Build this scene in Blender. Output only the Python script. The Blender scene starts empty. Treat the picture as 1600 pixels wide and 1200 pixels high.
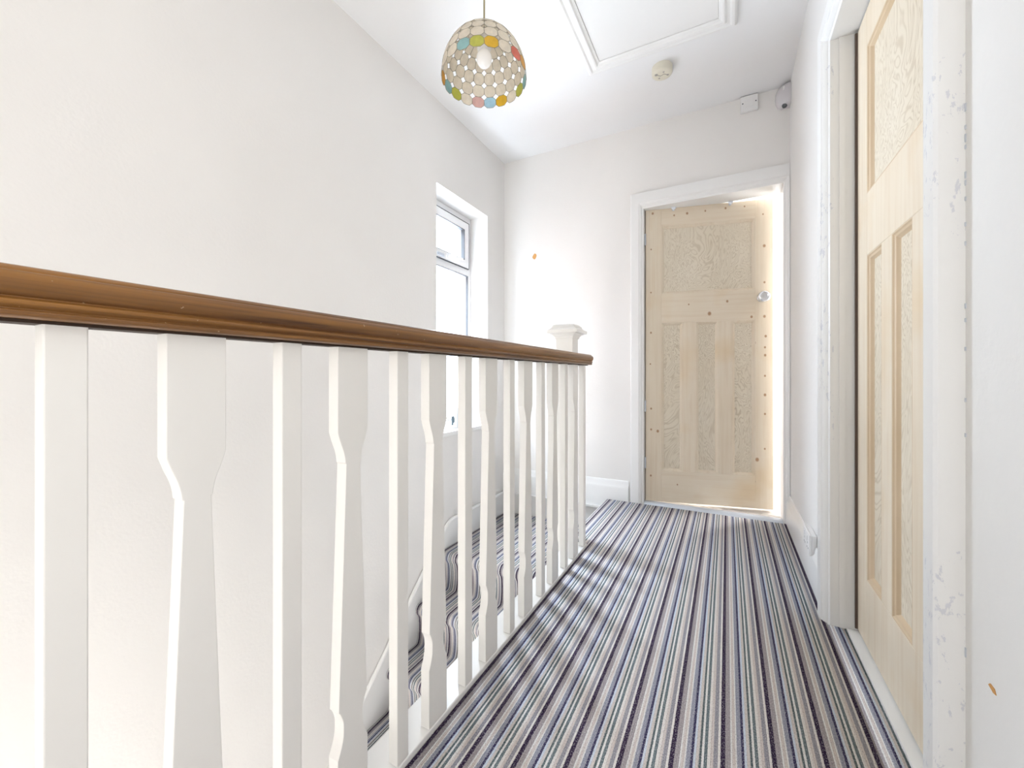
import bpy, bmesh, math, random
from mathutils import Vector, Matrix
random.seed(7)
S = bpy.context.scene
C = S.collection
PI = math.pi

# ------------------------------------------------------------------ camera
H = 0.845                      # eye height above the landing carpet
YAW = math.radians(27.70)
FPX = 640.0
cam_d = bpy.data.cameras.new('camera')
cam = bpy.data.objects.new('camera', cam_d); C.objects.link(cam)
cam.location = (0, 0, H)
cam.rotation_euler = (math.radians(90), 0, YAW)
cam_d.sensor_width = 36.0
cam_d.lens = 36.0 * FPX / 1600.0
cam_d.shift_y = -12.0 / 1600.0
cam_d.clip_start = 0.02
S.camera = cam

# ------------------------------------------------------------------ world, exposure
S.view_settings.view_transform = 'Standard'
S.view_settings.look = 'None'
S.view_settings.gamma = 1.0
S.view_settings.use_curve_mapping = False
S.view_settings.exposure = 1.28
SKY = 12.5
w = bpy.data.worlds.new('sky'); S.world = w; w.use_nodes = True
nt = w.node_tree; nt.nodes.clear()
wo = nt.nodes.new('ShaderNodeOutputWorld'); bg = nt.nodes.new('ShaderNodeBackground')
tc = nt.nodes.new('ShaderNodeTexCoord'); sx = nt.nodes.new('ShaderNodeSeparateXYZ')
cr = nt.nodes.new('ShaderNodeValToRGB')
cr.color_ramp.elements[0].position = 0.0; cr.color_ramp.elements[0].color = (0.80, 0.84, 0.90, 1)
cr.color_ramp.elements[1].position = 0.6; cr.color_ramp.elements[1].color = (0.84, 0.92, 1.0, 1)
nt.links.new(tc.outputs['Generated'], sx.inputs[0]); nt.links.new(sx.outputs['Z'], cr.inputs[0])
nt.links.new(cr.outputs[0], bg.inputs[0]); bg.inputs[1].default_value = SKY
nt.links.new(bg.outputs[0], wo.inputs[0])

def area_light(name, loc, rot, sx_, sy_, power, col=(1, 1, 1), portal=False):
    d = bpy.data.lights.new(name, 'AREA'); d.shape = 'RECTANGLE'; d.size = sx_; d.size_y = sy_
    d.energy = power; d.color = col
    if portal: d.cycles.is_portal = True
    o = bpy.data.objects.new(name, d); C.objects.link(o); o.location = loc; o.rotation_euler = rot
    return o
# portal in the landing window (sampling aid only)
area_light('window_portal', (-1.79, 2.277, 1.26), (0, math.radians(-90), 0), 1.5, 0.6, 1, portal=True)
# added fill lights, no seen source: two behind the camera, one in the stairwell
def aim(d): return Vector(d).to_track_quat('-Z', 'Y').to_euler()
area_light('front_fill', (-.20, -1.42, 1.35), aim((-.25, 1, .12)), 0.9, 1.9, 4.5, (1.0, 0.975, 0.945))
area_light('side_fill', (.30, -.62, 1.15), aim((-1, .2, 0)), 0.7, 1.9, 8, (1.0, 0.98, 0.955))
area_light('stairwell_fill', (-.72, -.75, -1.45), aim((-1, .55, .55)), 1.3, 1.3, 32, (1.0, 0.995, 0.985))
# window of the room beyond the back door
area_light('back_room_daylight', (1.45, 4.2, 1.4), aim((-1, .1, 0)), 1.2, 1.2, 45, (1, 1, 1))

# ------------------------------------------------------------------ materials
def newmat(name):
    m = bpy.data.materials.new(name); m.use_nodes = True
    n = m.node_tree; n.nodes.clear()
    out = n.nodes.new('ShaderNodeOutputMaterial'); p = n.nodes.new('ShaderNodeBsdfPrincipled')
    n.links.new(p.outputs[0], out.inputs[0])
    return m, n, p, out
def N(n, t, **kw):
    x = n.nodes.new(t)
    for k, v in kw.items(): setattr(x, k, v)
    return x
def coords(n, scale=(1, 1, 1), kind='Object', loc=(0, 0, 0)):
    t = N(n, 'ShaderNodeTexCoord'); m = N(n, 'ShaderNodeMapping')
    m.inputs['Scale'].default_value = scale; m.inputs['Location'].default_value = loc
    n.links.new(t.outputs[kind], m.inputs[0]); return m.outputs[0]
def noise(n, vec, scale, detail=3, rough=.5, dist=0):
    x = N(n, 'ShaderNodeTexNoise'); x.inputs['Scale'].default_value = scale
    x.inputs['Detail'].default_value = detail; x.inputs['Roughness'].default_value = rough
    x.inputs['Distortion'].default_value = dist
    n.links.new(vec, x.inputs['Vector']); return x.outputs['Fac']
def ramp(n, fac, stops, interp='LINEAR'):
    r = N(n, 'ShaderNodeValToRGB'); r.color_ramp.interpolation = interp
    e = r.color_ramp.elements
    while len(e) > len(stops): e.remove(e[-1])
    while len(e) < len(stops): e.new(1.0)
    for i, (p, c) in enumerate(stops):
        e[i].position = p; e[i].color = (c[0], c[1], c[2], 1)
    n.links.new(fac, r.inputs[0]); return r.outputs[0]
def mix(n, fac, a, b, mode='MIX'):
    x = N(n, 'ShaderNodeMix', data_type='RGBA', blend_type=mode)
    for sock, v in ((x.inputs[0], fac), (x.inputs[6], a), (x.inputs[7], b)):
        if isinstance(v, (int, float)): sock.default_value = v
        elif isinstance(v, tuple): sock.default_value = (*v, 1) if len(v) == 3 else v
        else: n.links.new(v, sock)
    return x.outputs[2]
def bump(n, p, h, strength, dist=.01):
    b = N(n, 'ShaderNodeBump'); b.inputs['Strength'].default_value = strength; b.inputs['Distance'].default_value = dist
    n.links.new(h, b.inputs['Height']); n.links.new(b.outputs[0], p.inputs['Normal'])
def mth(n, op, a, b=None, c=None):
    x = N(n, 'ShaderNodeMath', operation=op)
    for i, v in enumerate((a, b, c)):
        if v is None: continue
        if isinstance(v, (int, float)): x.inputs[i].default_value = v
        else: n.links.new(v, x.inputs[i])
    return x.outputs[0]

def paint(name, col, rough=.6, bumps=.08, nscale=60, var=.02, spec=.3):
    m, n, p, o = newmat(name)
    v = coords(n)
    f = noise(n, v, 2.5, 4)
    c2 = tuple(max(0, x - var) for x in col)
    n.links.new(ramp(n, f, [(.3, c2), (.7, col)]), p.inputs['Base Color'])
    p.inputs['Roughness'].default_value = rough; p.inputs['Specular IOR Level'].default_value = spec
    bump(n, p, noise(n, v, nscale, 4), bumps, .004)
    return m
M = {}
M['wall'] = paint('wall_emulsion', (.865, .845, .82), .75, .12, 90)
M['wall_right'] = paint('wall_emulsion_white', (.86, .85, .83), .75, .25, 45)
M['ceiling'] = paint('ceiling_emulsion', (.90, .90, .90), .8, .08, 70)
M['gloss'] = paint('white_gloss_paint', (.89, .885, .87), .28, .10, 25, .01, .5)
M['satin'] = paint('white_satin_paint', (.88, .865, .835), .35, .10, 30, .015, .4)
M['upvc'] = paint('white_upvc', (.90, .90, .90), .25, .0, 30, .0, .5)
M['plastic'] = paint('white_plastic', (.86, .855, .85), .35, .0, 30, .0, .5)
M['sensor'] = paint('pearl_grey_plastic', (.66, .64, .66), .25, .0, 30, .0, .5)
M['cream_plastic'] = paint('cream_plastic', (.78, .74, .62), .4, .0, 30, .05, .4)
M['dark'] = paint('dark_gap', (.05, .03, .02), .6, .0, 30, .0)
M['strip'] = paint('brown_gap_strip', (.17, .13, .11), .8, .3, 300, .05)
M['seal'] = paint('grey_rubber_seal', (.10, .11, .12), .6, .0, 30, .0)
M['grey_metal'] = paint('grey_strip', (.62, .66, .72), .35, .0, 30, .03)
M['lower_floor'] = paint('hall_floor', (.55, .5, .45), .7, .0)
M['render'] = paint('pale_render', (.60, .60, .62), .9, .0)
M['brick'] = paint('brown_brick', (.26, .19, .16), .9, .0)
M['slate'] = paint('slate_roof', (.42, .44, .52), .9, .0)
M['filler'] = paint('orange_filler', (.62, .33, .12), .8, .2, 200)
M['hatch'] = paint('hatch_panel_paint', (.86, .85, .83), .5, .04, 40)
M['mug'] = paint('mug_glaze', (.72, .75, .78), .15, 0, 10, .02, .6)
M['mug_mark'] = paint('mug_dark_motif', (.03, .05, .06), .3, 0, 10, .0, .5)
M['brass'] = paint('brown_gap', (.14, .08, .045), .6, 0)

# chipped gloss paint of the near side of the right-hand casing
def chipped():
    m, n, p, o = newmat('chipped_gloss_paint')
    v = coords(n, (1, 1, .45)); f = noise(n, v, 70, 6, .7, .3); g = noise(n, coords(n, (1, 1, .5)), 3.5, 2)
    k = mth(n, 'MULTIPLY', mth(n, 'GREATER_THAN', f, .585), mth(n, 'GREATER_THAN', g, .52))
    n.links.new(mix(n, mth(n, 'MULTIPLY', k, .5), (.88, .88, .87), (.56, .58, .66)), p.inputs['Base Color'])
    p.inputs['Roughness'].default_value = .3
    bump(n, p, mth(n, 'ADD', noise(n, v, 40, 4), mth(n, 'MULTIPLY', k, -1.0)), .35, .003)
    return m
M['chipped'] = chipped()

# stripped pine
KN = {'a': [], 'b': []}
def pine(name, panel=False, knots=(), along='Z', horizontal=False, tone=1.0):
    m, n, p, o = newmat(name)
    if panel:
        v = coords(n, (1, 1, .42))
        d = N(n, 'ShaderNodeTexNoise'); d.inputs['Scale'].default_value = 5.5; d.inputs['Detail'].default_value = 4
        d.inputs['Distortion'].default_value = .9; d.inputs['Roughness'].default_value = .55
        n.links.new(v, d.inputs['Vector'])
        s = mth(n, 'SINE', mth(n, 'MULTIPLY', d.outputs['Fac'], 210.0))
        s = mth(n, 'ADD', mth(n, 'MULTIPLY', s, .5), .5)
        s = mth(n, 'POWER', s, 3.0)
        g = noise(n, v, 6, 2)
        s = mth(n, 'MULTIPLY', s, mth(n, 'MULTIPLY', g, .95))
        base = ramp(n, noise(n, coords(n), 3, 2), [(.3, (.80, .72, .59)), (.7, (.76, .67, .53))])
        col = mix(n, s, base, (.50, .40, .27))
        hgt = s
    else:
        sc = (40, 40, 1.6) if not horizontal else (1.6, 40, 40)
        v = coords(n, sc)
        f = noise(n, v, 1.2, 4, .6, .3)
        big = noise(n, coords(n), 2.6, 3)
        base = ramp(n, big, [(.32, (.79, .68, .53)), (.55, (.81, .71, .57)), (.72, (.77, .62, .43))])
        col = mix(n, mth(n, 'MULTIPLY', mth(n, 'SUBTRACT', f, .45), .9), base, (.60, .42, .24))
        hgt = f
    if knots:
        geo = N(n, 'ShaderNodeTexCoord')
        acc = None
        for (x, z, r) in knots:
            mp = N(n, 'ShaderNodeMapping'); mp.inputs['Location'].default_value = (-x * 1.35, 0, -z * 1.1)
            mp.inputs['Scale'].default_value = (1.35, 0, 1.1)
            n.links.new(geo.outputs['Object'], mp.inputs[0])
            ln = N(n, 'ShaderNodeVectorMath', operation='LENGTH'); n.links.new(mp.outputs[0], ln.inputs[0])
            k = mth(n, 'SUBTRACT', 1.0, mth(n, 'DIVIDE', ln.outputs['Value'], r))
            k = mth(n, 'MAXIMUM', k, 0.0)
            acc = k if acc is None else mth(n, 'MAXIMUM', acc, k)
        acc = mth(n, 'MINIMUM', mth(n, 'MULTIPLY', acc, 1.6), .8)
        col = mix(n, acc, col, (.36, .16, .05))
    n.links.new(col, p.inputs['Base Color'])
    p.inputs['Roughness'].default_value = .6; p.inputs['Specular IOR Level'].default_value = .25
    bump(n, p, hgt, .12, .003)
    return m
M['pine_panel'] = pine('figured_pine_panel', True)
M['pine_right'] = pine('stripped_pine')
M['pine_mould'] = paint('amber_pine_moulding', (.74, .59, .42), .5, .1, 60, .12)

def rail_wood():
    m, n, p, o = newmat('varnished_handrail_wood')
    v = coords(n, (70, 1.6, 70))
    f = noise(n, v, 1.0, 5, .6, .5); g = noise(n, coords(n, (6, 1.0, 6)), 2.5, 3)
    c = ramp(n, f, [(.30, (.055, .020, .005)), (.46, (.210, .090, .018)), (.66, (.370, .165, .028))])
    c = mix(n, mth(n, 'MULTIPLY', g, .45), c, (.11, .040, .014))
    sp = noise(n, coords(n), 160, 1)
    c = mix(n, mth(n, 'MULTIPLY', mth(n, 'GREATER_THAN', sp, .78), .35), c, (.75, .6, .4))
    n.links.new(c, p.inputs['Base Color']); p.inputs['Roughness'].default_value = .40
    p.inputs['Coat Weight'].default_value = .25; p.inputs['Coat Roughness'].default_value = .2
    bump(n, p, f, .08, .002)
    return m
M['rail'] = rail_wood()

def carpet():
    m, n, p, o = newmat('striped_carpet')
    uv = N(n, 'ShaderNodeUVMap'); sp = N(n, 'ShaderNodeSeparateXYZ'); n.links.new(uv.outputs[0], sp.inputs[0])
    wob = noise(n, uv.outputs[0], 260, 2)
    x = mth(n, 'ADD', sp.outputs[0], mth(n, 'MULTIPLY', mth(n, 'SUBTRACT', wob, .5), .0022))
    ph = mth(n, 'FRACT', mth(n, 'DIVIDE', mth(n, 'ADD', x, 10.0 * .1005 + .013), .1005))
    plum = (.040, .022, .062); gpink = (.44, .40, .42); white = (.95, .94, .93); pink = (.78, .71, .68)
    gblue = (.38, .39, .48); navy = (.050, .045, .120); lblue = (.74, .82, .93); tan = (.76, .71, .69)
    dgreen = (.12, .16, .17); teal = (.17, .22, .24); cream = (.94, .91, .88); grey = (.38, .37, .42)
    seq = [(50, plum), (60, gpink), (18, white), (35, pink), (15, white), (50, gblue), (32, navy), (26, lblue),
           (37, tan), (24, dgreen), (27, white), (36, teal), (32, cream), (35, pink), (48, grey), (30, cream)]
    tot = sum(a for a, b in seq); acc = 0; st = []
    for a, b in seq: st.append((acc / tot, b)); acc += a
    c = ramp(n, ph, st, 'CONSTANT')
    # woven loops: small light/dark specks running with the yarn
    v = N(n, 'ShaderNodeMapping'); v.inputs['Scale'].default_value = (420, 260, 1); n.links.new(uv.outputs[0], v.inputs[0])
    s = noise(n, v.outputs[0], 1.0, 3, .7)
    c = mix(n, mth(n, 'MULTIPLY', mth(n, 'GREATER_THAN', s, .56), .34), c, (.88, .86, .90))
    c = mix(n, mth(n, 'MULTIPLY', mth(n, 'LESS_THAN', s, .42), .34), c, (.09, .08, .12))
    n.links.new(c, p.inputs['Base Color']); p.inputs['Roughness'].default_value = .95
    p.inputs['Specular IOR Level'].default_value = .05
    r = mth(n, 'SINE', mth(n, 'MULTIPLY', sp.outputs[0], 2 * PI / .0042))
    bump(n, p, mth(n, 'ADD', mth(n, 'MULTIPLY', r, .35), s), .5, .003)
    return m
M['carpet'] = carpet()

def simple(name, col, rough=.3, metal=0, **kw):
    m, n, p, o = newmat(name)
    v = coords(n)
    n.links.new(ramp(n, noise(n, v, 8, 2), [(.3, tuple(c * .95 for c in col)), (.7, col)]), p.inputs['Base Color'])
    p.inputs['Roughness'].default_value = rough; p.inputs['Metallic'].default_value = metal
    for k, val in kw.items(): p.inputs[k].default_value = val
    return m
M['chrome'] = simple('chrome', (.80, .82, .86), .12, 1)
M['bulb'] = simple('opal_bulb_glass', (.93, .93, .95), .25, 0, **{'Emission Color': (1, .97, .93, 1), 'Emission Strength': .10})
M['cord'] = simple('gold_flex', (.40, .34, .20), .6)
M['lead'] = simple('shade_wire', (.34, .31, .25), .5, .2)
M['clear'] = simple('clear_plastic', (.82, .86, .92), .15)

def shell(name, col):
    m, n, p, o = newmat('shell_' + name)
    v = coords(n); f = noise(n, v, 60, 4, .6)
    c = ramp(n, f, [(.3, tuple(x * .86 for x in col)), (.7, col)])
    n.links.new(c, p.inputs['Base Color']); p.inputs['Roughness'].default_value = .35
    t = N(n, 'ShaderNodeBsdfTranslucent'); n.links.new(c, t.inputs[0])
    mx = N(n, 'ShaderNodeMixShader'); mx.inputs[0].default_value = .6
    n.links.new(p.outputs[0], mx.inputs[1]); n.links.new(t.outputs[0], mx.inputs[2]); n.links.new(mx.outputs[0], o.inputs[0])
    return m
SH = {'cream': (.93, .87, .77), 'lime': (.72, .72, .22), 'yellow': (.90, .66, .12), 'teal': (.50, .72, .72),
      'pink': (.88, .66, .62), 'blue': (.60, .78, .86), 'coral': (.88, .36, .28), 'orange': (.88, .58, .18)}
SHN = list(SH)
SHM = [shell(k, SH[k]) for k in SHN]

def glass():
    m, n, p, o = newmat('window_glass')
    n.nodes.remove(p)
    t = N(n, 'ShaderNodeBsdfTransparent'); t.inputs[0].default_value = (.93, .965, 1, 1)
    g = N(n, 'ShaderNodeBsdfGlossy'); g.inputs['Roughness'].default_value = .03
    mx = N(n, 'ShaderNodeMixShader'); mx.inputs[0].default_value = .04
    n.links.new(t.outputs[0], mx.inputs[1]); n.links.new(g.outputs[0], mx.inputs[2]); n.links.new(mx.outputs[0], o.inputs[0])
    return m
M['glass'] = glass()

# ------------------------------------------------------------------ helpers
def link(name, bm, mats, parent=None, smooth=False, bevel=0, seg=2, angle=35):
    me = bpy.data.meshes.new(name)
    bmesh.ops.recalc_face_normals(bm, faces=bm.faces)
    bm.to_mesh(me); bm.free()
    if not isinstance(mats, (list, tuple)): mats = [mats]
    for m in mats: me.materials.append(m)
    o = bpy.data.objects.new(name, me); C.objects.link(o)
    if parent: o.parent = parent
    if smooth:
        for f in me.polygons: f.use_smooth = True
        try: me.set_sharp_from_angle(angle=math.radians(angle))
        except Exception: pass
    if bevel:
        b = o.modifiers.new('bevel', 'BEVEL'); b.width = bevel; b.segments = seg; b.limit_method = 'ANGLE'
        b.angle_limit = math.radians(30)
    return o
def box(bm, x0, x1, y0, y1, z0, z1, mi=0):
    v = [bm.verts.new((x, y, z)) for x in (x0, x1) for y in (y0, y1) for z in (z0, z1)]
    for q in ((0, 1, 3, 2), (4, 6, 7, 5), (0, 4, 5, 1), (2, 3, 7, 6), (0, 2, 6, 4), (1, 5, 7, 3)):
        f = bm.faces.new([v[i] for i in q]); f.material_index = mi
    return v
def prism(bm, poly, a0, a1, f3, mi=0):
    """poly: 2-D outline; f3(u, v, a) -> 3-D point; extruded from a0 to a1"""
    A = [bm.verts.new(f3(u, v, a0)) for u, v in poly]; B = [bm.verts.new(f3(u, v, a1)) for u, v in poly]
    n = len(poly)
    for i in range(n):
        j = (i + 1) % n
        f = bm.faces.new((A[i], A[j], B[j], B[i])); f.material_index = mi
    f = bm.faces.new(A[::-1]); f.material_index = mi
    f = bm.faces.new(B); f.material_index = mi
def lathe(bm, prof, seg=32, origin=(0, 0, 0), axis='Z', mi=0, cap=True):
    rings = []
    ox, oy, oz = origin
    for r, h in prof:
        ring = []
        for k in range(seg):
            a = 2 * PI * k / seg; c, s = r * math.cos(a), r * math.sin(a)
            if axis == 'Z': co = (ox + c, oy + s, oz + h)
            elif axis == 'Y': co = (ox + c, oy + h, oz + s)
            else: co = (ox + h, oy + c, oz + s)
            ring.append(bm.verts.new(co))
        rings.append(ring)
    for a, b in zip(rings, rings[1:]):
        for k in range(seg):
            f = bm.faces.new((a[k], a[(k + 1) % seg], b[(k + 1) % seg], b[k])); f.material_index = mi
    if cap:
        bm.faces.new(rings[0][::-1]).material_index = mi; bm.faces.new(rings[-1]).material_index = mi
def tube(bm, pts, r, seg=8, closed=False, mi=0):
    pts = [Vector(p) for p in pts]; n = len(pts); rings = []
    for i, p in enumerate(pts):
        if closed: d = (pts[(i + 1) % n] - pts[i - 1])
        else: d = pts[min(i + 1, n - 1)] - pts[max(i - 1, 0)]
        d.normalize()
        up = Vector((0, 0, 1)) if abs(d.z) < .9 else Vector((1, 0, 0))
        a = d.cross(up).normalized(); b = d.cross(a).normalized()
        rings.append([bm.verts.new(p + a * r * math.cos(2 * PI * k / seg) + b * r * math.sin(2 * PI * k / seg)) for k in range(seg)])
    m = n if closed else n - 1
    for i in range(m):
        A, B = rings[i], rings[(i + 1) % n]
        for k in range(seg):
            bm.faces.new((A[k], A[(k + 1) % seg], B[(k + 1) % seg], B[k])).material_index = mi
    if not closed:
        bm.faces.new(rings[0][::-1]).material_index = mi; bm.faces.new(rings[-1]).material_index = mi
def empty(name, loc, rz=0):
    o = bpy.data.objects.new(name, None); C.objects.link(o); o.location = loc; o.rotation_euler = (0, 0, rz)
    o.empty_display_size = .05
    return o
def tag(o, label, cat, group=None):
    o['label'] = label; o['category'] = cat
    if group: o['group'] = group
    return o
def struct(o, label=None):
    o['kind'] = 'structure'
    if label: o['label'] = label
    return o
BM = bmesh.new

# ------------------------------------------------------------------ dimensions
XL = -1.554      # left wall face
XR = 0.320       # right wall face
YB = 2.83        # back wall face
ZC = 2.52        # ceiling
YF = -1.5        # landing runs behind the camera to here
ZL = -2.60       # lower hall floor
T = .12
WY0, WY1, WZ0, WZ1 = 1.978, 2.576, .497, 2.018      # window opening
BX0, BX1, BZ = -.492, .288, 1.962                    # back door opening
RY0, RY1, RZ = .945, 1.735, 1.985                    # right door opening

# ------------------------------------------------------------------ shell
bm = BM()
W2 = XL - .30
box(bm, W2, XL, YF, WY0, ZL, ZC); box(bm, W2, XL, WY1, YB, ZL, ZC)
box(bm, W2, XL, WY0, WY1, ZL, WZ0); box(bm, W2, XL, WY0, WY1, WZ1, ZC)
wl = struct(link('wall_left', bm, M['wall']), 'cream white plastered wall above the stairs with the tall window')
bm = BM()
box(bm, W2, BX0 - .02, YB, YB + T, ZL, ZC); box(bm, BX1 + .02, 1.7, YB, YB + T, ZL, ZC)
box(bm, BX0 - .02, BX1 + .02, YB, YB + T, BZ + .02, ZC); box(bm, BX0 - .02, BX1 + .02, YB, YB + T, ZL, -.02)
wb = struct(link('wall_back', bm, M['wall']), 'cream wall at the end of the landing around the pine door')
bm = BM()
RW = XR + .14
box(bm, XR, RW, YF, RY0 - .02, ZL, ZC); box(bm, XR, RW, RY1 + .02, YB, ZL, ZC)
box(bm, XR, RW, RY0 - .02, RY1 + .02, RZ + .02, ZC); box(bm, XR, RW, RY0 - .02, RY1 + .02, ZL, -.02)
wr = struct(link('wall_right', bm, M['wall_right']), 'white wall along the right of the landing with the near pine door')
bm = BM(); box(bm, W2, RW, YF, YB + T, ZC, ZC + .1)
ceil = struct(link('ceiling', bm, M['ceiling']), 'white landing ceiling')

bm = BM(); box(bm, W2, RW, YF - T, YF, ZL, ZC)
struct(link('wall_front', bm, M['wall']), 'cream wall at the near end of the landing behind the camera')
# filler patch in the back wall (orange), and a flake on the right wall
bm = BM()
pts = [(0, .020), (.010, .016), (.013, .004), (.008, -.010), (.001, -.018), (-.008, -.012), (-.013, -.002), (-.008, .010)]
prism(bm, pts, YB - .0015, YB, lambda u, v, a: (-1.293 + u * 1.35, a, 1.752 + v * 1.2))
o = link('filler_patch', bm, M['filler'], wb); o['label'] = 'small orange brown patch of filler on the back wall'
bm = BM()
prism(bm, [(0, 0), (.012, -.004), (.018, -.003), (.014, .003), (.004, .004)], XR - .001, XR, lambda u, v, a: (a, .806 - u, .420 + v))
link('paint_flake', bm, M['filler'], wr)

# landing floor slab (boards hidden by carpet), base board under the balusters
EX = -.735       # landing edge by the step down
NX = -.706       # landing edge along the balustrade
bm = BM()
box(bm, NX + .012, XR + .06, YF, 1.98, -.22, -.008)
box(bm, EX + .012, XR + .06, 1.98, YB, -.22, -.008)
fl = struct(link('floor', bm, M['satin']), 'landing floor under the striped carpet')
bm = BM(); box(bm, W2, RW, YF, YB + T, ZL - .1, ZL)
struct(link('floor', bm, M['lower_floor']), 'ground floor hall at the foot of the stairs')
bm = BM(); box(bm, NX - .012, NX + .012, YF, 1.98, -.30, -.004)
struct(link('trim_1', bm, M['satin']), 'white fascia board along the edge of the landing')
# wall under the landing closing the stairwell on the right
bm = BM(); box(bm, NX + .03, NX + .09, YF, 1.98, ZL, -.22)
struct(link('wall_stairwell', bm, M['wall']), 'wall below the landing beside the stairs')
# riser board below the landing edge beside the newel
bm = BM(); box(bm, EX + .005, EX + .02, 2.07, YB - .02, -.215, -.012)
struct(link('trim_2', bm, M['satin']), 'white riser below the landing step')

# ------------------------------------------------------------------ carpets
def carpet_mesh(name, bm_faces, thick=.006, side=-1):
    """bm_faces: list of (verts3, uvs)"""
    bm = BM(); uvl = bm.loops.layers.uv.new('UVMap')
    cache = {}
    for vs, us in bm_faces:
        V = []
        for p in vs:
            k = tuple(round(c, 5) for c in p)
            if k not in cache: cache[k] = bm.verts.new(p)
            V.append(cache[k])
        f = bm.faces.new(V); f.smooth = True
        for l, u in zip(f.loops, us): l[uvl].uv = u
    me = bpy.data.meshes.new(name); bm.to_mesh(me); bm.free(); me.materials.append(M['carpet'])
    o = bpy.data.objects.new(name, me); C.objects.link(o)
    s = o.modifiers.new('thickness', 'SOLIDIFY'); s.thickness = thick; s.offset = side
    return o
F = []
def flat(x0, x1, y0, y1, z=0.0):
    F.append((((x0, y0, z), (x1, y0, z), (x1, y1, z), (x0, y1, z)), ((x0, y0), (x1, y0), (x1, y1), (x0, y1))))
CXL = -.617
xs = [CXL, XR - .018, XR, .352]
ys = [YF, RY0, RY1, 2.075, 2.80]
flat(CXL, .302, YF, RY0); flat(CXL, .302, RY0, RY1); flat(.302, .352, RY0 + .001, RY1 - .001)
flat(CXL, .302, RY1, 1.985); flat(CXL, .302, 1.985, 2.075); flat(-.69, CXL, 1.985, 2.075); flat(CXL, .302, 2.075, 2.803)
# edge over the step: flat to the nosing then rolled round it and down
prof = [(-.69, 0.0)] + [(EX + .010 - .020 * math.sin(a), -.018 + .018 * math.cos(a)) for a in [PI * i / 8 for i in range(0, 8)]] + [(EX + .008, -.06), (EX + .002, -.212)]
acc = 0; L = [0]
for a, b in zip(prof, prof[1:]): L.append(L[-1] + math.dist(a, b))
for i in range(len(prof) - 1):
    (xa, za), (xb, zb) = prof[i], prof[i + 1]
    ua, ub = -.69 - L[i], -.69 - L[i + 1]
    F.append((((xb, 2.075, zb), (xa, 2.075, za), (xa, 2.803, za), (xb, 2.803, zb)), ((ub, 2.075), (ua, 2.075), (ua, 2.803), (ub, 2.803))))
flat(-.69, CXL, 2.075, 2.803)
lc = tag(carpet_mesh('landing_carpet', F), 'multicolour striped carpet covering the landing floor beside the balustrade', 'carpet')

RISE, GO = .215, .2190
NY = [1.985 - GO * k for k in range(0, 10)]        # nosings
NZ = [-.215 - RISE * k for k in range(0, 10)]
def step_profile():
    P = [(YB - .02, NZ[0])]
    for k in range(len(NY)):
        y, z = NY[k], NZ[k]
        P.append((y + .030, z))
        r = .026
        for i in range(1, 9):                                # nosing
            a = PI * .66 * i / 8
            P.append((y + .024 - r * math.sin(a), z - r + r * math.cos(a)))
        P += [(y + .014, z - .058), (y + .018, z - .075), (y + .021, z - .105), (y + .021, z - .145), (y + .018, z - .175), (y + .012, z - .198), (y + .004, z - .211), (y - .012, z - RISE)]
    return P
P = step_profile(); F = []; L = [0]
for a, b in zip(P, P[1:]): L.append(L[-1] + math.dist(a, b))
SX0, SX1 = XL + .026, NX - .014
for i in range(len(P) - 1):
    (ya, za), (yb, zb) = P[i], P[i + 1]
    x1 = SX1 if (ya + yb) / 2 < 1.99 else EX - .01
    x1 = SX1 if i > 18 else -.790
    F.append((((SX0, ya, za), (SX0, yb, zb), (x1, yb, zb), (x1, ya, za)), ((SX0, L[i]), (SX0, L[i + 1]), (x1, L[i + 1]), (x1, L[i]))))
# quarter landing stops at the riser: first quad narrower
F[0] = (((SX0, P[0][0], P[0][1]), (SX0, 2.075, P[1][1]), (EX, 2.075, P[1][1]), (EX, P[0][0], P[0][1])), ((SX0, 0), (SX0, .7), (EX, .7), (EX, 0)))
F.append((((SX0, 2.075, P[1][1]), (SX0, P[1][0], P[1][1]), (-.788, P[1][0], P[1][1]), (-.788, 2.075, P[1][1])), ((SX0, .7), (SX0, .76), (-.788, .76), (-.788, .7))))
sc = tag(carpet_mesh('stair_carpet', F, .005, 1), 'multicolour striped carpet running down the stairs left of the balustrade', 'carpet')

# staircase under the carpet
st = empty('staircase', (-1.12, .2, ZL))
tag(st, 'white painted staircase descending below the window behind the balusters', 'staircase')
def local(parent, o):
    o.matrix_parent_inverse = Matrix.Translation(-Vector(parent.location)); return o
TH = .008
bm = BM(); box(bm, SX0, EX + .002, 2.075, YB - .02, NZ[0] - .05, NZ[0] - TH); local(st, link('quarter_landing', bm, M['satin'], st))
for k in range(len(NY)):
    bm = BM(); y, z = NY[k], NZ[k]
    back = 2.07 if k == 0 else NY[k - 1] + (.034 if k > 1 else -.004)
    xr = -.79 if k == 0 else SX1
    box(bm, SX0, xr, y + .012, back, z - .03, z - TH)
    box(bm, SX0, xr, y + .048, y + .060, z - RISE - .0, z - .03)
    local(st, link('step', bm, M['satin'], st))
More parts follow.
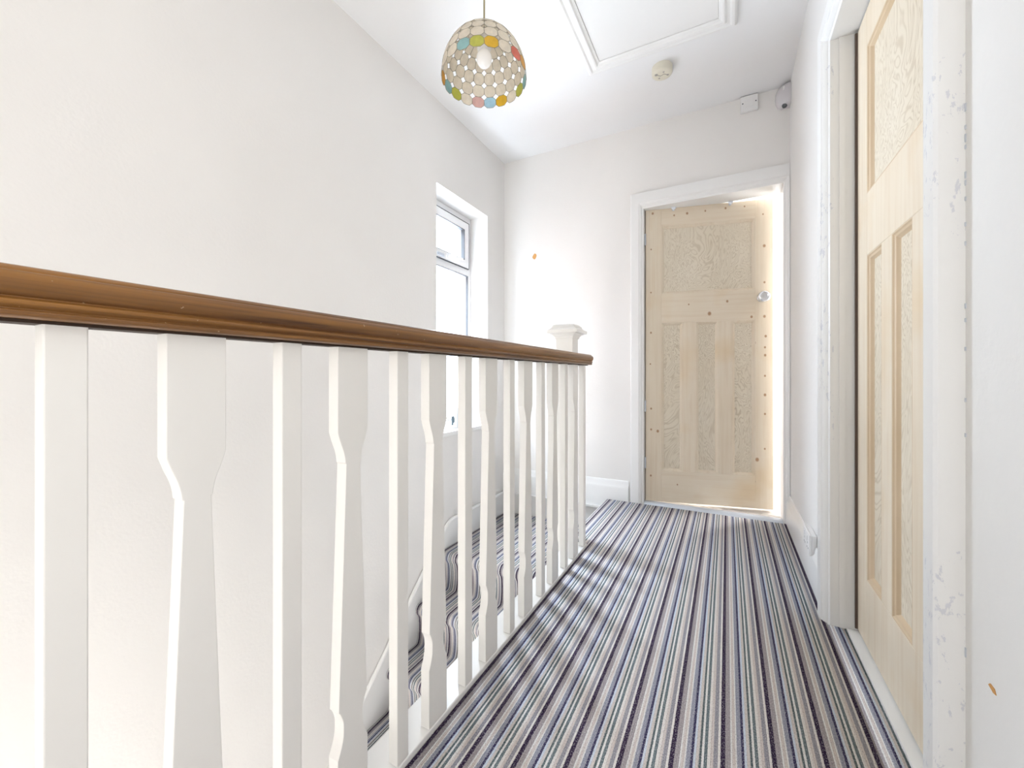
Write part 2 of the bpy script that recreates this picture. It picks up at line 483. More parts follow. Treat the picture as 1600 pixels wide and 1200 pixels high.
# wall string with skirting ramp
def wall_string():
    bm = BM()
    sl = RISE / GO
    top = lambda y: NZ[1] + .075 + (y - NY[1]) * .955
    P = [(YB - .018, -.24), (YB - .018, -.060), (2.135, -.060), (2.10, -.064), (2.07, -.078), (2.035, -.107)]
    yend = NY[-1]
    P += [(1.84, top(1.84)), (yend, top(yend))]
    P += [(yend, top(yend) - .34), (NY[0] + .05, -.42)]
    prism(bm, P, XL + .002, XL + .024, lambda u, v, a: (a, u, v))
    # small rounded top bead
    bm2 = bm
    pts = [(XL + .014, y, z + .002) for y, z in P[1:8]]
    tube(bm2, pts, .012, 8)
    return bm
local(st, link('wall_string', wall_string(), M['gloss'], st, smooth=True))
bm = BM()
P2 = [(1.975, -.10), (1.975, -.42)] + [(NY[-1], NZ[-1] - .25), (NY[-1], NZ[-1] + .12), (1.75, -.16)]
prism(bm, P2, NX - .013, NX + .02, lambda u, v, a: (a, u, v)); local(st, link('outer_string', bm, M['gloss'], st))

# ------------------------------------------------------------------ skirting boards
def skirt_profile(h, t=.018):
    return [(0, 0), (t, 0), (t, h * .72), (t * .85, h * .78), (t * .55, h * .84), (t * .5, h * .93), (t * .25, h), (0, h)]
bm = BM()
prism(bm, skirt_profile(.185, .022), XL + .001, -.59, lambda u, v, a: (a, YB - u, v - .052))
o = struct(link('baseboard_back', bm, M['gloss'], smooth=True), 'white skirting board on the back wall left of the pine door')
bm = BM()
prism(bm, skirt_profile(.168, .020), RY1 + .08, YB, lambda u, v, a: (XR - u, a, v - .006))
struct(link('baseboard_right', bm, M['gloss'], smooth=True), 'white skirting board on the right wall beyond the near door')
bm = BM()
prism(bm, skirt_profile(.168, .020), YF, RY0 - .08, lambda u, v, a: (XR - u, a, v - .006))
struct(link('baseboard_right', bm, M['gloss'], smooth=True), 'white skirting board on the right wall beside the camera')
bm = BM(); box(bm, XL + .026, EX + .02, YB - .014, YB, -.24, -.066); box(bm, XL + .026, EX + .004, YB - .040, YB, -.066, -.052)
struct(link('trim_3', bm, M['satin']), 'white plinth under the back skirting above the quarter landing')

# ------------------------------------------------------------------ window
wn = empty('window_1', (XL - .15, (WY0 + WY1) / 2, WZ0)); struct(wn, 'tall white framed window in the left wall above the stairs')
def fr(bm, x0, x1, y0, y1, z0, z1, wd):
    """rectangular ring in the y-z plane"""
    o = [(y0, z0), (y1, z0), (y1, z1), (y0, z1)]
    i = [(y0 + wd, z0 + wd), (y1 - wd, z0 + wd), (y1 - wd, z1 - wd), (y0 + wd, z1 - wd)]
    A = [bm.verts.new((x0, *p)) for p in o]; B = [bm.verts.new((x0, *p)) for p in i]
    Cc = [bm.verts.new((x1, *p)) for p in o]; D = [bm.verts.new((x1, *p)) for p in i]
    for k in range(4):
        j = (k + 1) % 4
        bm.faces.new((A[k], A[j], B[j], B[k])); bm.faces.new((Cc[k], D[k], D[j], Cc[j]))
        bm.faces.new((A[k], Cc[k], Cc[j], A[j])); bm.faces.new((B[k], B[j], D[j], D[k]))
XG = XL - .150
bm = BM(); fr(bm, XG - .06, XG, WY0, WY1, WZ0 + .01, WZ1, .036)
box(bm, XG - .06, XG - .002, WY0 + .03, WY1 - .03, 1.585, 1.640)
wf = local(wn, link('window_frame', bm, M['upvc'], wn, bevel=.003))
# opening top light
bm = BM(); fr(bm, XG - .045, XG + .012, WY0 + .038, WY1 - .038, 1.637, 1.970, .058)
sash = local(wn, link('sash', bm, M['upvc'], wn, bevel=.004)); sash['label'] = 'small top hung opening sash'
bm = BM(); fr(bm, XG - .005, XG + .0135, WY0 + .036, WY1 - .036, 1.635, 1.972, .0022); local(wn, link('weather_seal', bm, M['seal'], wn))
bm = BM(); fr(bm, XG - .02, XG + .0128, WY0 + .094, WY1 - .094, 1.693, 1.914, .004); local(wn, link('glazing_gasket', bm, M['seal'], wn))
bm = BM(); fr(bm, XG - .02, XG + .001, WY0 + .034, WY1 - .034, WZ0 + .044, 1.587, .004); local(wn, link('glazing_gasket', bm, M['seal'], wn))
bm = BM(); box(bm, XG - .030, XG - .024, WY0 + .09, WY1 - .09, 1.69, 1.918); local(wn, link('glass_pane', bm, M['glass'], wn))
bm = BM(); box(bm, XG - .030, XG - .024, WY0 + .034, WY1 - .034, WZ0 + .044, 1.587); local(wn, link('glass_pane', bm, M['glass'], wn))
# handle on the bottom rail of the sash
bm = BM()
box(bm, XG + .012, XG + .022, 2.255, 2.305, 1.648, 1.676)
tube(bm, [(XG + .018, 2.28, 1.664), (XG + .045, 2.28, 1.666), (XG + .050, 2.30, 1.667), (XG + .050, 2.40, 1.672)], .0085, 8)
h = local(wn, link('window_handle', bm, M['upvc'], wn, smooth=True)); h['label'] = 'white lever handle on the top sash'
bm = BM(); box(bm, XG + .012, XG + .020, 2.16, 2.23, 1.650, 1.668); local(wn, link('stay_bracket', bm, M['grey_metal'], wn))
# sill board
bm = BM(); box(bm, XG, XL + .001, WY0 + .001, WY1 - .001, WZ0 - .001, WZ0 + .003); box(bm, XL + .001, XL + .028, WY0 - .03, WY1 + .03, WZ0 - .022, WZ0 + .003)
sill = local(wn, link('window_sill', bm, M['gloss'], wn, bevel=.003))
# house opposite, seen through the pane
hs = empty('house', (-16, 22, ZL)); tag(hs, 'pale house with slate roof outside, seen through the stair window', 'house')
bm = BM(); box(bm, -22, -12, 18, 27, ZL - 3, 1.9); local(hs, link('wall', bm, M['render'], hs))
bm = BM(); prism(bm, [(17.6, 1.8), (27.4, 1.8), (22.5, 5.0)], -22.4, -11.6, lambda u, v, a: (a, u, v)); local(hs, link('roof', bm, M['slate'], hs))

light_blocker = empty('house', (-8.5, -4, ZL)); tag(light_blocker, 'unseen brown brick house added to block light beside the stair window', 'house')  # added out of view to keep low daylight off the far door
bm = BM(); box(bm, -12, -4.3, -11, 2.6, ZL - 3, 3.3); local(light_blocker, link('wall', bm, M['brick'], light_blocker))
bm = BM(); prism(bm, [(-12.3, 3.2), (-4.0, 3.2), (-8.15, 6.4)], -11.3, 2.9, lambda u, v, a: (u, a, v)); local(light_blocker, link('roof', bm, M['slate'], light_blocker))
# mug on the sill
mg = empty('mug', (-1.625, 2.262, WZ0 + .003)); tag(mg, 'pale grey flared ceramic mug with dark motif standing on window sill', 'mug')
bm = BM()
lathe(bm, [(.026, 0), (.030, .004), (.032, .04), (.034, .08), (.040, .108), (.052, .128), (.055, .138), (.052, .140), (.046, .125), (.034, .10), (.028, .05), (.026, .008)], 32)
link('body', bm, M['mug'], mg, smooth=True)
bm = BM()
tube(bm, [(-.020, -.028, .068), (-.030, -.044, .066), (-.036, -.054, .052), (-.035, -.054, .034), (-.028, -.042, .022), (-.018, -.028, .020)], .0045, 8)
link('handle', bm, M['mug'], mg, smooth=True)
bm = BM()
arc = []
outl = [(-.30, .020), (.16, .020), (.22, .034), (.50, .040), (.52, .062), (.34, .082), (.10, .090), (-.20, .078), (-.36, .055), (-.20, .040)]
A = [bm.verts.new(((.0345) * math.cos(-1.35 + a * .8), (.0345) * math.sin(-1.35 + a * .8), z)) for a, z in outl]
B = [bm.verts.new(((.031) * math.cos(-1.35 + a * .8), (.031) * math.sin(-1.35 + a * .8), z)) for a, z in outl]
bm.faces.new(A); bm.faces.new(B[::-1])
for i in range(len(A)): bm.faces.new((A[i], B[i], B[(i + 1) % len(A)], A[(i + 1) % len(A)]))
link('printed_motif', bm, M['mug_mark'], mg)

# ------------------------------------------------------------------ door builder (local: x along width from hinge, y = thickness (front at 0), z up)
def door(name, W, Ht, parent_loc, rz, wood, label, panel_mat, knots=None, mirror=False):
    root = empty(name, parent_loc, rz); struct(root, label)
    th = .040
    st_, tr, lk, br, mu = .100, .115, .190, .205, .080
    top0 = Ht - tr; top1 = top0 - .455
    low0 = top1 - lk; low1 = br
    pw = (W - 2 * st_ - 2 * mu) / 3
    bars = [(0, st_, 0, Ht, 0), (W - st_, W, 0, Ht, 0), (st_, W - st_, top0, Ht, 1), (st_, W - st_, low0, top1, 1), (st_, W - st_, 0, low1, 1),
            (st_ + pw, st_ + pw + mu, low1, low0, 0), (W - st_ - pw - mu, W - st_ - pw, low1, low0, 0)]
    for x0, x1, z0, z1, hz in bars:
        bm = BM(); box(bm, x0, x1, 0, th, z0, z1)
        o = link('rail' if hz else 'stile', bm, wood[hz], root, bevel=.0012, seg=1)
    holes = [(st_, W - st_, top1, top0)] + [(st_ + i * (pw + mu), st_ + i * (pw + mu) + pw, low1, low0) for i in range(3)]
    for x0, x1, z0, z1 in holes:
        bm = BM()
        # sunk panel
        box(bm, x0, x1, .014, .026, z0, z1)
        link('door_panel', bm, panel_mat, root)
        # ovolo moulding round the hole
        bm = BM()
        pr = [(0, .001), (.003, .0005), (.006, .004), (.011, .006), (.015, .011), (.018, .014)]
        rings = []
        for d, y in pr:
            rings.append([bm.verts.new(q) for q in ((x0 + d, y, z0 + d), (x1 - d, y, z0 + d), (x1 - d, y, z1 - d), (x0 + d, y, z1 - d))])
        rings.append([bm.verts.new(q) for q in ((x0, .014, z0), (x1, .014, z0), (x1, .014, z1), (x0, .014, z1))])
        for a, b in zip(rings, rings[1:] + rings[:1]):
            for k in range(4): bm.faces.new((a[k], a[(k + 1) % 4], b[(k + 1) % 4], b[k]))
        link('panel_moulding', bm, wood[-1], root)
    return root

# back door: hinged at its left side, pushed a little into the back room
AJ = math.radians(13.0)
kn_s = [(.045, 1.93, .012), (.035, 1.69, .008), (.034, 1.40, .008), (.034, 1.13, .010), (.03, .92, .008), (.035, .62, .010), (.035, .48, .010),
        (.077, .47, .014), (.033, .17, .010), (.705, 1.86, .008), (.712, 1.66, .014), (.713, 1.43, .010), (.713, 1.215, .013), (.72, 1.09, .012),
        (.655, 1.05, .016), (.717, .97, .012), (.716, .84, .010), (.716, .72, .013), (.716, .60, .010), (.715, .38, .009), (.672, .31, .018), (.655, .17, .014), (.716, 1.02, .010)]
kn_r = [(.18, 1.905, .009), (.26, 1.91, .012), (.37, 1.915, .009), (.49, 1.92, .010), (.60, 1.92, .008), (.50, 1.32, .012), (.395, 1.245, .018), (.27, 1.31, .008), (.20, .12, .008), (.64, 1.215, .012)]
M['pine_stile'] = pine('stripped_pine_stile', knots=kn_s)
M['pine_rail'] = pine('stripped_pine_rail', knots=kn_r, horizontal=True)
d1 = door('door_1', .762, 1.955, (BX0 + .006, YB + .035, .008), AJ, (M['pine_stile'], M['pine_rail'], M['pine_right']),
          'stripped pine four panel door standing ajar at the end of the landing', M['pine_panel'])
bm = BM()
lathe(bm, [(.031, 0), (.031, -.004), (.027, -.008), (.012, -.010), (.010, -.016), (.016, -.020), (.030, -.024), (.035, -.031), (.035, -.038), (.030, -.046), (.024, -.048), (.021, -.045), (.010, -.046)], 32, (.700, 0, 1.335), 'Y')
k = link('door_knob', bm, M['chrome'], d1, smooth=True, angle=60); k['label'] = 'round chrome door knob'
for z in (.22, .60, 1.72):
    bm = BM(); lathe(bm, [(.006, 0), (.006, .075)], 12, (-.003, -.004, z)); link('hinge', bm, M['grey_metal'], d1, smooth=True)
# over-door hooks
for i, (x, lab) in enumerate(((.175, 'small round white hook over the top of the far door, nearer its hinges'), (.515, 'small round white hook over the top of the far door, nearer its knob edge'))):
    c, s = math.cos(AJ), math.sin(AJ)
    hk = empty('door_hook', (BX0 + .006 + x * c, YB + .035 + x * s, .008 + 1.955), AJ)
    tag(hk, lab, 'hook', 'round white hooks on top of the far door')
    bm = BM(); box(bm, -.007, .007, -.003, .043, 0, .0025); box(bm, -.007, .007, -.003, 0, -.02, .0025); box(bm, -.007, .007, .040, .043, -.05, .0025)
    link('strap', bm, M['clear'], hk)
    bm = BM(); lathe(bm, [(.006, -.003), (.006, -.010), (.014, -.012), (.015, -.018), (.010, -.022)], 20, (0, 0, -.004), 'Y')
    link('hook_knob', bm, M['clear'], hk, smooth=True)

# right door (closed), hinge at far side; local x runs towards the camera
d2 = door('door_2', .762, 1.965, (.381, RY1 - .012, .012), -PI / 2, (M['pine_right'], M['pine_right'], M['pine_mould']),
          'stripped pine four panel door in the right wall', M['pine_panel'])
bm = BM(); box(bm, -.0085, -.0015, -.006, .030, 0, 1.965); o = link('hinge_gap_strip', bm, M['strip'], d2); o['label'] = 'dark strip for the shadow gap along the hinge edge'  # dark-coloured strip stands in for the shadow gap between door and lining

# ------------------------------------------------------------------ door casings
CAS = [(0, 0), (0, .010), (.004, .013), (.008, .013), (.011, .020), (.018, .027), (.022, .027), (.026, .032), (.068, .034), (.074, .030), (.076, 0)]
def casing(name, outer_fn, a0, a1, head, mats, label, wide=1.0, whead=None):
    """U-shaped moulded casing; outer_fn(along, up, protrusion)"""
    bm = BM()
    pr = [(s * wide, p) for s, p in CAS]
    wh = (whead or wide) / wide
    cols = []
    for s, p in pr:
        path = [(a0 - s, -.004), (a0 - s, head + s * wh), (a1 + s, head + s * wh), (a1 + s, -.004)]
        cols.append([bm.verts.new(outer_fn(a, z, p)) for a, z in path])
    for i in range(len(pr)):
        A, B = cols[i], cols[(i + 1) % len(pr)]
        for k in range(3): bm.faces.new((A[k], A[k + 1], B[k + 1], B[k]))
    bm.faces.new([c[0] for c in cols]); bm.faces.new([c[3] for c in cols][::-1])
    return struct(link(name, bm, mats, smooth=True, angle=25), label)
# back: clipped on the right by the side wall, so the right leg is narrow
bm = BM()
pr = [(s * 1.13, p * .75) for s, p in CAS]
cols = []
for s, p in pr:
    sr = min(s, XR - .002 - BX1)
    path = [(BX0 - s, -.004), (BX0 - s, BZ + s * 1.22), (BX1 + sr, BZ + s * 1.22), (BX1 + sr, -.004)]
    cols.append([bm.verts.new((a, YB - p, z)) for a, z in path])
for i in range(len(pr)):
    A, B = cols[i], cols[(i + 1) % len(pr)]
    for k in range(3): bm.faces.new((A[k], A[k + 1], B[k + 1], B[k]))
bm.faces.new([c[0] for c in cols]); bm.faces.new([c[3] for c in cols][::-1])
struct(link('trim_4', bm, M['gloss'], smooth=True, angle=25), 'white moulded casing round the far pine door')
casing('trim_5', lambda a, z, p: (XR - p, a, z), RY0, RY1, RZ, M['chipped'], 'white moulded casing with chipped paint round the right hand door')
bm = BM()
for v_, hh in ((167, .006), (198, .003), (215, .006), (229, .003), (273, .005), (285, .004), (310, .003), (350, .003), (380, .003), (478, .004), (500, .003), (545, .003), (625, .003), (680, .003), (1020, .007)):
    z_ = H - (v_ - 588) * .619 / 640
    box(bm, XR - .0012, XR + .001, RY0 - .0785, RY0 - .0755, z_ - hh, z_ + hh)
link('paint_crack', bm, M['grey_metal'], bpy.data.objects['trim_5'])
# linings
bm = BM()
box(bm, BX0 - .02, BX0, YB - .0, YB + T + .02, -.004, BZ + .02); box(bm, BX1, BX1 + .02, YB, YB + T + .02, -.004, BZ + .02)
box(bm, BX0, BX1, YB, YB + T + .02, BZ, BZ + .02)
struct(link('trim_6', bm, M['gloss']), 'white lining of the far doorway')
bm = BM()
X2 = XR + .14
box(bm, XR, X2, RY1, RY1 + .02, -.004, RZ + .02); box(bm, XR, X2, RY0 - .02, RY0, -.004, RZ + .02); box(bm, XR, X2, RY0, RY1, RZ, RZ + .02)
box(bm, XR + .014, XR + .030, RY1 - .004, RY1, -.004, RZ)
struct(link('trim_7', bm, M['gloss']), 'white lining of the right hand doorway')
bm = BM()      # dark sheet stands in for the shadow gap round the door
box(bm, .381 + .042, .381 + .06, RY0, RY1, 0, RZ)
struct(link('trim_8', bm, M['dark']), 'dark sheet behind the right hand door for its shadow gap')
# thresholds
bm = BM(); prism(bm, [(-.029, -.008), (.0, .006), (.010, .008), (.045, .008), (.055, -.008)], BX0 + .001, BX1 - .001, lambda u, v, a: (a, YB + u, v))
tag(link('threshold_strip', bm, M['grey_metal']), 'pale grey metal threshold strip under the far pine door', 'threshold')
bm = BM(); prism(bm, [(.352, -.008), (.354, .004), (.430, .009), (.430, -.008)], RY0 + .001, RY1 - .005, lambda u, v, a: (u, a, v))
tag(link('threshold_board', bm, M['gloss']), 'white painted threshold board under the right hand door', 'threshold')

# ------------------------------------------------------------------ room beyond the back door
bm = BM(); box(bm, -1.6, 1.6, YB + T + .02, 5.2, -.1, -.01)
struct(link('floor', bm, M['lower_floor']), 'floor of the room beyond the far door')
bm = BM(); box(bm, -1.6, 1.6, 5.2, 5.3, -.1, ZC); box(bm, -1.7, -1.6, YB + T, 5.3, -.1, ZC); box(bm, 1.6, 1.7, YB + T, 5.3, -.1, ZC)
struct(link('wall_room', bm, M['ceiling']), 'white walls of the bright room beyond the far door')
bm = BM(); box(bm, -1.7, 1.7, YB + T, 5.3, ZC, ZC + .1)
struct(link('ceiling', bm, M['ceiling']), 'ceiling of the room beyond the far door')

# ------------------------------------------------------------------ balustrade
PX = -.620                     # face of the balusters towards the landing
TB = .025
bl = empty('balustrade', (PX - TB / 2, .9, 0)); tag(bl, 'white painted landing balustrade with varnished brown wooden handrail', 'balustrade')
ZR = .902
bm = BM(); box(bm, NX - .002, CXL - .001, YF, 1.982, -.006, .012)
local(bl, link('base_rail', bm, M['gloss'], bl, bevel=.003))
def square_baluster(yc):
    bm = BM(); hw = .0172
    box(bm, PX - TB, PX, yc - hw, yc + hw, .0125, ZR)
    return bm
def splat_profile():
    R = [(.0125, .0345), (.150, .0345)]
    for i in range(1, 7):                        # lower cove, widening downwards
        t = i / 6; R.append((.150 + .044 * t, .0345 - .0125 * math.sin(t * PI / 2)))
    R.append((.206, .0220))
    for i in range(1, 6):
        t = i / 5; R.append((.206 + .028 * t, .0220 + .0085 * (1 - math.cos(t * PI / 2))))
    R.append((.2345, .0325))
    R.append((.684, .0160)); R.append((.685, .0182))
    for i in range(1, 8):
        t = i / 7; R.append((.685 + .030 * t, .0182 + .0068 * (t ** 1.8)))
    for i in range(1, 6):
        t = i / 5; R.append((.715 + .027 * t, .0250 + .0095 * (t ** .9)))
    R.append((ZR, .0345))
    return R
SPR = splat_profile()
def splat_baluster(yc):
    bm = BM()
    poly = [(-w_, z) for z, w_ in SPR] + [(w_, z) for z, w_ in reversed(SPR)]
    prism(bm, poly, PX - TB, PX, lambda u, v, a: (a, yc + u, v))
    return bm
PITCH = .2548
ref_sq = ref_sp = None
for k in range(-5, 8):
    for kind in (0, 1):
        if kind == 1 and k == 7: continue
        yc = (.165 if kind == 0 else .2870) + PITCH * k
        if yc < -.45: continue
        bm = square_baluster(yc) if kind == 0 else splat_baluster(yc)
        o = local(bl, link('baluster', bm, M['satin'], bl, bevel=.0018, seg=2))
        o['label'] = 'plain square white baluster' if kind == 0 else 'flat shaped white baluster'
# handrail: moulded section swept along y
def rail_profile():
    # x across (0 = centre), z up from underside ZR
    hw = .031
    P = [(-.022, 0), (.022, 0), (.0255, .001), (.0275, .003), (.0275, .0065), (.0245, .0082), (.0265, .0100), (.0295, .0130), (.0300, .0165), (.0262, .0195), (.0300, .0225), (.0325, .027), (.0338, .033), (.0325, .0395),
         (.0290, .0440), (.0250, .0450), (.0250, .0468), (.022, .0500), (.012, .0525), (0, .0535)]
    Q = P + [(-x, z) for x, z in reversed(P[2:-1])]
    return Q
bm = BM()
XC = PX - TB / 2 + .0035
prism(bm, rail_profile(), -.55, 2.016, lambda u, v, a: (XC + u, a, ZR + v))
# rounded far end
o = local(bl, link('handrail', bm, M['rail'], bl, smooth=True, angle=40, bevel=.004)); o['label'] = 'varnished brown moulded wooden handrail'
# dark groove strips under the rail between balusters
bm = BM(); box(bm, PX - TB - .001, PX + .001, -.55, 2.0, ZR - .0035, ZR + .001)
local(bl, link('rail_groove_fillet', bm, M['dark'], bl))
# newel post
NX0, NX1, NY0, NY1 = -.787, -.695, 1.985, 2.073
np_ = None
bm = BM(); box(bm, NX0, NX1, NY0, NY1, -.43, 1.055)
np_ = local(bl, link('newel_post', bm, M['satin'], bl, bevel=.003))
bm = BM()
cx, cy = (NX0 + NX1) / 2, (NY0 + NY1) / 2; hw = .046
capP = [(hw + .001, 1.040), (hw + .004, 1.042), (hw + .005, 1.050), (hw + .014, 1.060), (hw + .022, 1.063), (hw + .024, 1.066), (hw + .036, 1.067), (hw + .037, 1.082), (hw + .026, 1.086), (hw + .020, 1.093), (hw + .016, 1.094), (hw + .014, 1.104), (hw + .006, 1.112)]
rings = []
for r, z in capP:
    rings.append([bm.verts.new((cx + a * r, cy + b * r, z)) for a, b in ((-1, -1), (1, -1), (1, 1), (-1, 1))])
for a, b in zip(rings, rings[1:]):
    for k in range(4): bm.faces.new((a[k], a[(k + 1) % 4], b[(k + 1) % 4], b[k]))
bm.faces.new(rings[0][::-1]); bm.faces.new(rings[-1])
cap = link('newel_cap', bm, M['satin'], np_)
cap.matrix_parent_inverse = Matrix.Translation(-Vector(bl.location)) @ Matrix.Identity(4)
cap.matrix_parent_inverse = Matrix.Identity(4)

# ------------------------------------------------------------------ loft hatch
HX0, HX1, HY0, HY1 = -.603, -.030, 1.30, 2.138
lh = empty('loft_hatch', ((HX0 + HX1) / 2, (HY0 + HY1) / 2, ZC)); tag(lh, 'white loft hatch with moulded frame set in the landing ceiling', 'hatch')
bm = BM()
HP = [(-.004, 0), (-.004, .012), (.006, .016), (.012, .024), (.020, .026), (.030, .018), (.042, .016), (.050, .022), (.062, .020), (.072, .010), (.074, 0)]
cols = []
for s, p in HP:
    cols.append([bm.verts.new(q) for q in ((HX0 - s, HY0 - s, ZC - p), (HX1 + s, HY0 - s, ZC - p), (HX1 + s, HY1 + s, ZC - p), (HX0 - s, HY1 + s, ZC - p))])
for a, b in zip(cols, cols[1:]):
    for k in range(4): bm.faces.new((a[k], a[(k + 1) % 4], b[(k + 1) % 4], b[k]))
local(lh, link('hatch_frame', bm, M['gloss'], lh, smooth=True, angle=25))
bm = BM(); box(bm, HX0 + .005, HX1 - .005, HY0 + .005, HY1 - .005, ZC - .008, ZC)
local(lh, link('hatch_panel', bm, M['hatch'], lh))
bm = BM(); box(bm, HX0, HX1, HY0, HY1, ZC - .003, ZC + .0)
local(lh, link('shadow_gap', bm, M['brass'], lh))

# ------------------------------------------------------------------ small fittings
sd = empty('ceiling_rose', (-.312, 2.345, ZC)); tag(sd, 'round cream plastic ceiling rose with marked face near the loft hatch', 'ceiling fitting')
bm = BM(); lathe(bm, [(.053, 0), (.0535, -.010), (.0525, -.034), (.048, -.039), (.030, -.041), (.006, -.041)], 40)
link('body', bm, M['cream_plastic'], sd, smooth=True, angle=50)
bm = BM()
for a, r, q in ((.4, .030, .006), (2.3, .026, .005), (3.6, .031, .008), (5.2, .022, .005)):
    lathe(bm, [(q, -.0418), (q, -.0380)], 12, (r * math.cos(a), r * math.sin(a), 0))
tube(bm, [(-.026, -.012, -.0415), (-.008, .004, -.0415), (.010, -.004, -.0415), (.030, .012, -.0415)], .0015, 6)
link('terminal_mark', bm, paint('faded_marks', (.45, .42, .38), .6, 0), sd)

bp = empty('blank_plate', (.117, YB, 2.470)); tag(bp, 'square white blanking plate with two screws high on the back wall', 'wall plate')
bm = BM(); box(bm, -.045, .045, -.022, 0, -.045, .045); link('plate', bm, M['plastic'], bp, bevel=.003)
bm = BM(); box(bm, -.044, .044, -.018, 0, -.044, .0465); link('top_shadow_box', bm, M['seal'], bp)  # dark box showing above the plate stands in for its shadow line
bm = BM(); box(bm, -.022, .022, -.0235, -.021, -.022, .022); link('raised_centre', bm, M['plastic'], bp, bevel=.001)
for sx_ in (-1, 1):
    bm = BM(); lathe(bm, [(.0035, -.0235), (.0035, -.020)], 12, (sx_ * .034, 0, .002), 'Y'); link('screw', bm, M['seal'], bp)

pr_ = empty('alarm_sensor', (XR - .001, YB - .001, 2.452)); tag(pr_, 'small white curved alarm sensor in the ceiling corner by right wall', 'sensor')
bm = BM()
def wedge(z, g):     # quarter-round footprint in the corner
    r = .075 * g
    return [(0, 0)] + [(-r * math.cos(a) * .95, -r * math.sin(a) * 1.0) for a in [PI / 2 * i / 8 for i in range(9)]]
zs = [(-.062, .62), (-.050, .84), (-.03, .96), (0, 1.0), (.03, .97), (.048, .86), (.058, .66)]
rings = [[bm.verts.new((x, y, z)) for x, y in wedge(z, g)] for z, g in zs]
for a, b in zip(rings, rings[1:]):
    n_ = len(a)
    for k in range(n_): bm.faces.new((a[k], a[(k + 1) % n_], b[(k + 1) % n_], b[k]))
bm.faces.new(rings[0][::-1]); bm.faces.new(rings[-1])
link('housing', bm, M['sensor'], pr_, smooth=True, angle=50)
bm = BM(); lathe(bm, [(.010, -.070), (.014, -.058), (.012, -.054)], 16, (-.028, -.034, 0)); link('sensor_eye', bm, M['seal'], pr_, smooth=True)
bm = BM(); box(bm, -.040, -.030, -.0655, -.055, .012, .034); link('indicator_window', bm, M['upvc'], pr_, bevel=.001)

so = empty('wall_socket', (XR - .020, 2.085, .163)); tag(so, 'white double socket plate mounted on the right hand skirting board', 'socket')
bm = BM(); box(bm, -.008, 0.0, -.073, .073, -.040, .043); box(bm, 0.0, .019, -.071, .071, -.038, .041); link('plate', bm, M['plastic'], so, bevel=.003)
for s_ in (-1, 1):
    bm = BM(); box(bm, -.0105, -.0075, s_ * .035 - .006, s_ * .035 + .006, .012, .032); link('rocker_switch', bm, M['plastic'], so, bevel=.001)
    bm = BM()
    for dy, dz, a, b in ((0, .002, .002, .004), (-.011, -.018, .004, .0025), (.011, -.018, .004, .0025)):
        box(bm, -.0083, -.0072, s_ * .035 + dy - a, s_ * .035 + dy + a, dz - b, dz + b)
    link('socket_holes', bm, M['seal'], so)

# ------------------------------------------------------------------ pendant lamp
LX, LY, LZ = -.7245, 1.178, 1.8415
pl = empty('pendant_lamp', (LX, LY, ZC)); tag(pl, 'hanging lamp with domed cream and coloured shell tile shade above stairwell', 'lamp')
RS, HS = .1425, .164
bm = BM(); lathe(bm, [(.048, 0), (.048, -.008), (.036, -.020), (.012, -.026), (.006, -.034)], 32); link('ceiling_cup', bm, M['plastic'], pl, smooth=True)
zt = LZ + HS - ZC
bm = BM(); tube(bm, [(0, 0, -.03), (-.0015, 0, -.20), (.001, 0, -.34), (0, 0, zt - .02)], .0032, 8); link('cord', bm, M['cord'], pl, smooth=True)
bm = BM(); lathe(bm, [(.010, zt + .018), (.016, zt + .012), (.019, zt - .002), (.019, zt - .050), (.023, zt - .054), (.023, zt - .060), (.012, zt - .064)], 24); link('lamp_holder', bm, M['plastic'], pl, smooth=True)
bm = BM()
bz = LZ + .073 - ZC
prof = [(.010, bz + .062), (.013, bz + .046)] + [(.0262 * math.sin(a), bz - .0262 * math.cos(a) * 1.15) for a in [PI * (1 - i / 12) for i in range(2, 12)]] + [(.002, bz - .0301)]
lathe(bm, prof, 28); link('bulb', bm, M['bulb'], pl, smooth=True, angle=80)
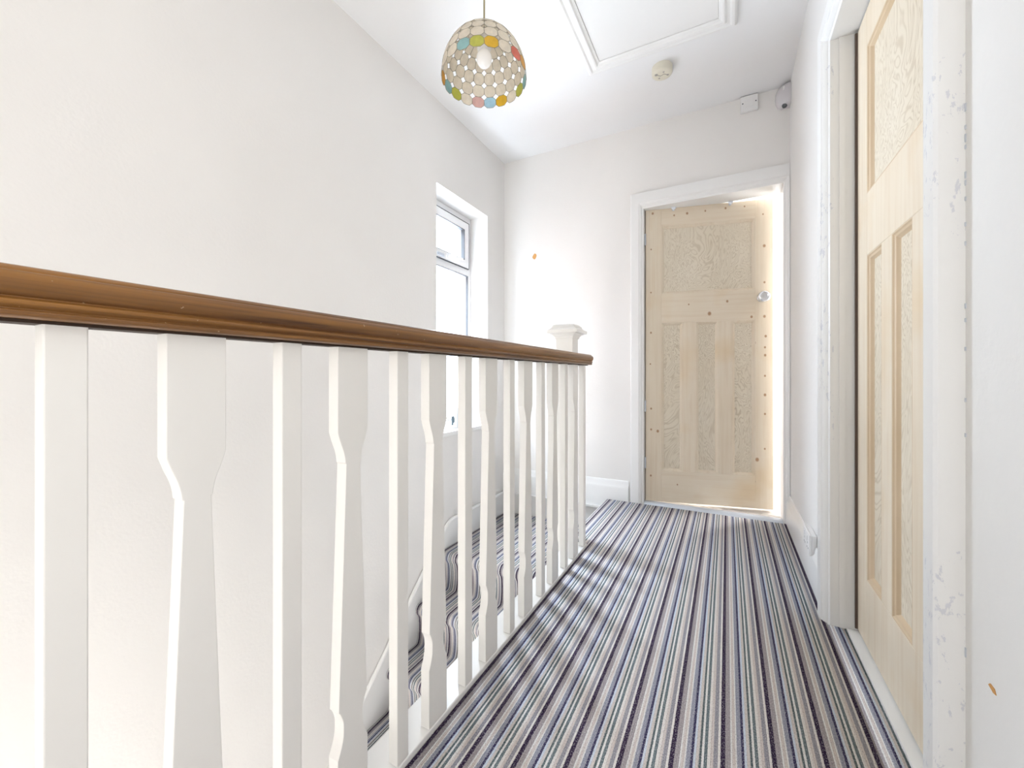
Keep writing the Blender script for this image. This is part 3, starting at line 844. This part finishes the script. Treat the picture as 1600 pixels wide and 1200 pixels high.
# shade surface: quarter ellipse, rows by equal arc length
NC, NR = 20, 6
AM = math.radians(84)
samp = [AM * i / 400 for i in range(401)]
pp = [(RS * math.cos(a) ** .92, HS * math.sin(a)) for a in samp]
cum = [0]
for a, b in zip(pp, pp[1:]): cum.append(cum[-1] + math.dist(a, b))
def surf(t, th, off=0):
    tt = max(0, min(1, t)) * cum[-1]
    lo = 0
    for i in range(len(cum) - 1):
        if cum[i + 1] >= tt: lo = i; break
    f = (tt - cum[lo]) / max(1e-9, cum[lo + 1] - cum[lo])
    r = pp[lo][0] * (1 - f) + pp[lo + 1][0] * f; z = pp[lo][1] * (1 - f) + pp[lo + 1][1] * f
    r += off
    return Vector((r * math.cos(th), r * math.sin(th), LZ + z - ZC))
far = math.atan2(LY, LX)              # azimuth pointing away from the camera
# seen from the camera "right" is clockwise
right_cols = ['blue', 'yellow', 'cream', 'lime', 'teal', 'teal', 'orange', 'coral', 'cream', 'yellow']
left_cols = ['pink', 'cream', 'lime', 'teal', 'orange', 'cream', 'cream', 'cream', 'teal', 'lime']
bm = BM(); wm = BM()
dth = 2 * PI / NC
for j in range(NR):
    for i in range(NC):
        # i = 0..9 to the right of the far direction, 10..19 to the left
        if i < 10: a0 = far - dth * i; a1 = far - dth * (i + 1); cn = right_cols[i]
        else: a0 = far + dth * (i - 10); a1 = far + dth * (i - 9); cn = left_cols[i - 10]
        if j > 0: cn = 'cream'
        g = .02; c = .25 if j < 4 else .12
        uvq = [(c, g), (.5, g - .015), (1 - c, g), (1 - g, c), (1 - g + .01, .5), (1 - g, 1 - c), (1 - c, 1 - g), (.5, 1 - g + .015), (c, 1 - g), (g, 1 - c), (g - .01, .5), (g, c)]
        P3 = [surf((j + v) / NR, a0 + (a1 - a0) * u) for u, v in uvq]
        cen = surf((j + .5) / NR, (a0 + a1) / 2)
        ce = bm.verts.new(cen); V = [bm.verts.new(p) for p in P3]
        for k in range(len(V)):
            f = bm.faces.new((ce, V[k], V[(k + 1) % len(V)])); f.material_index = SHN.index(cn)
        tube(wm, P3, .00085, 4, closed=True)
sh = link('lamp_shade', bm, SHM, pl)
so_ = sh.modifiers.new('thickness', 'SOLIDIFY'); so_.thickness = .0009; so_.offset = 0
link('shade_wires', wm, M['lead'], sh)
bm = BM(); r_ = pp[-1][0]
lathe(bm, [(.008, zt + .004), (r_ + .006, zt + .001), (r_ + .006, zt - .002), (.008, zt - .001)], 24); link('shade_fitting', bm, M['lead'], sh, smooth=True)
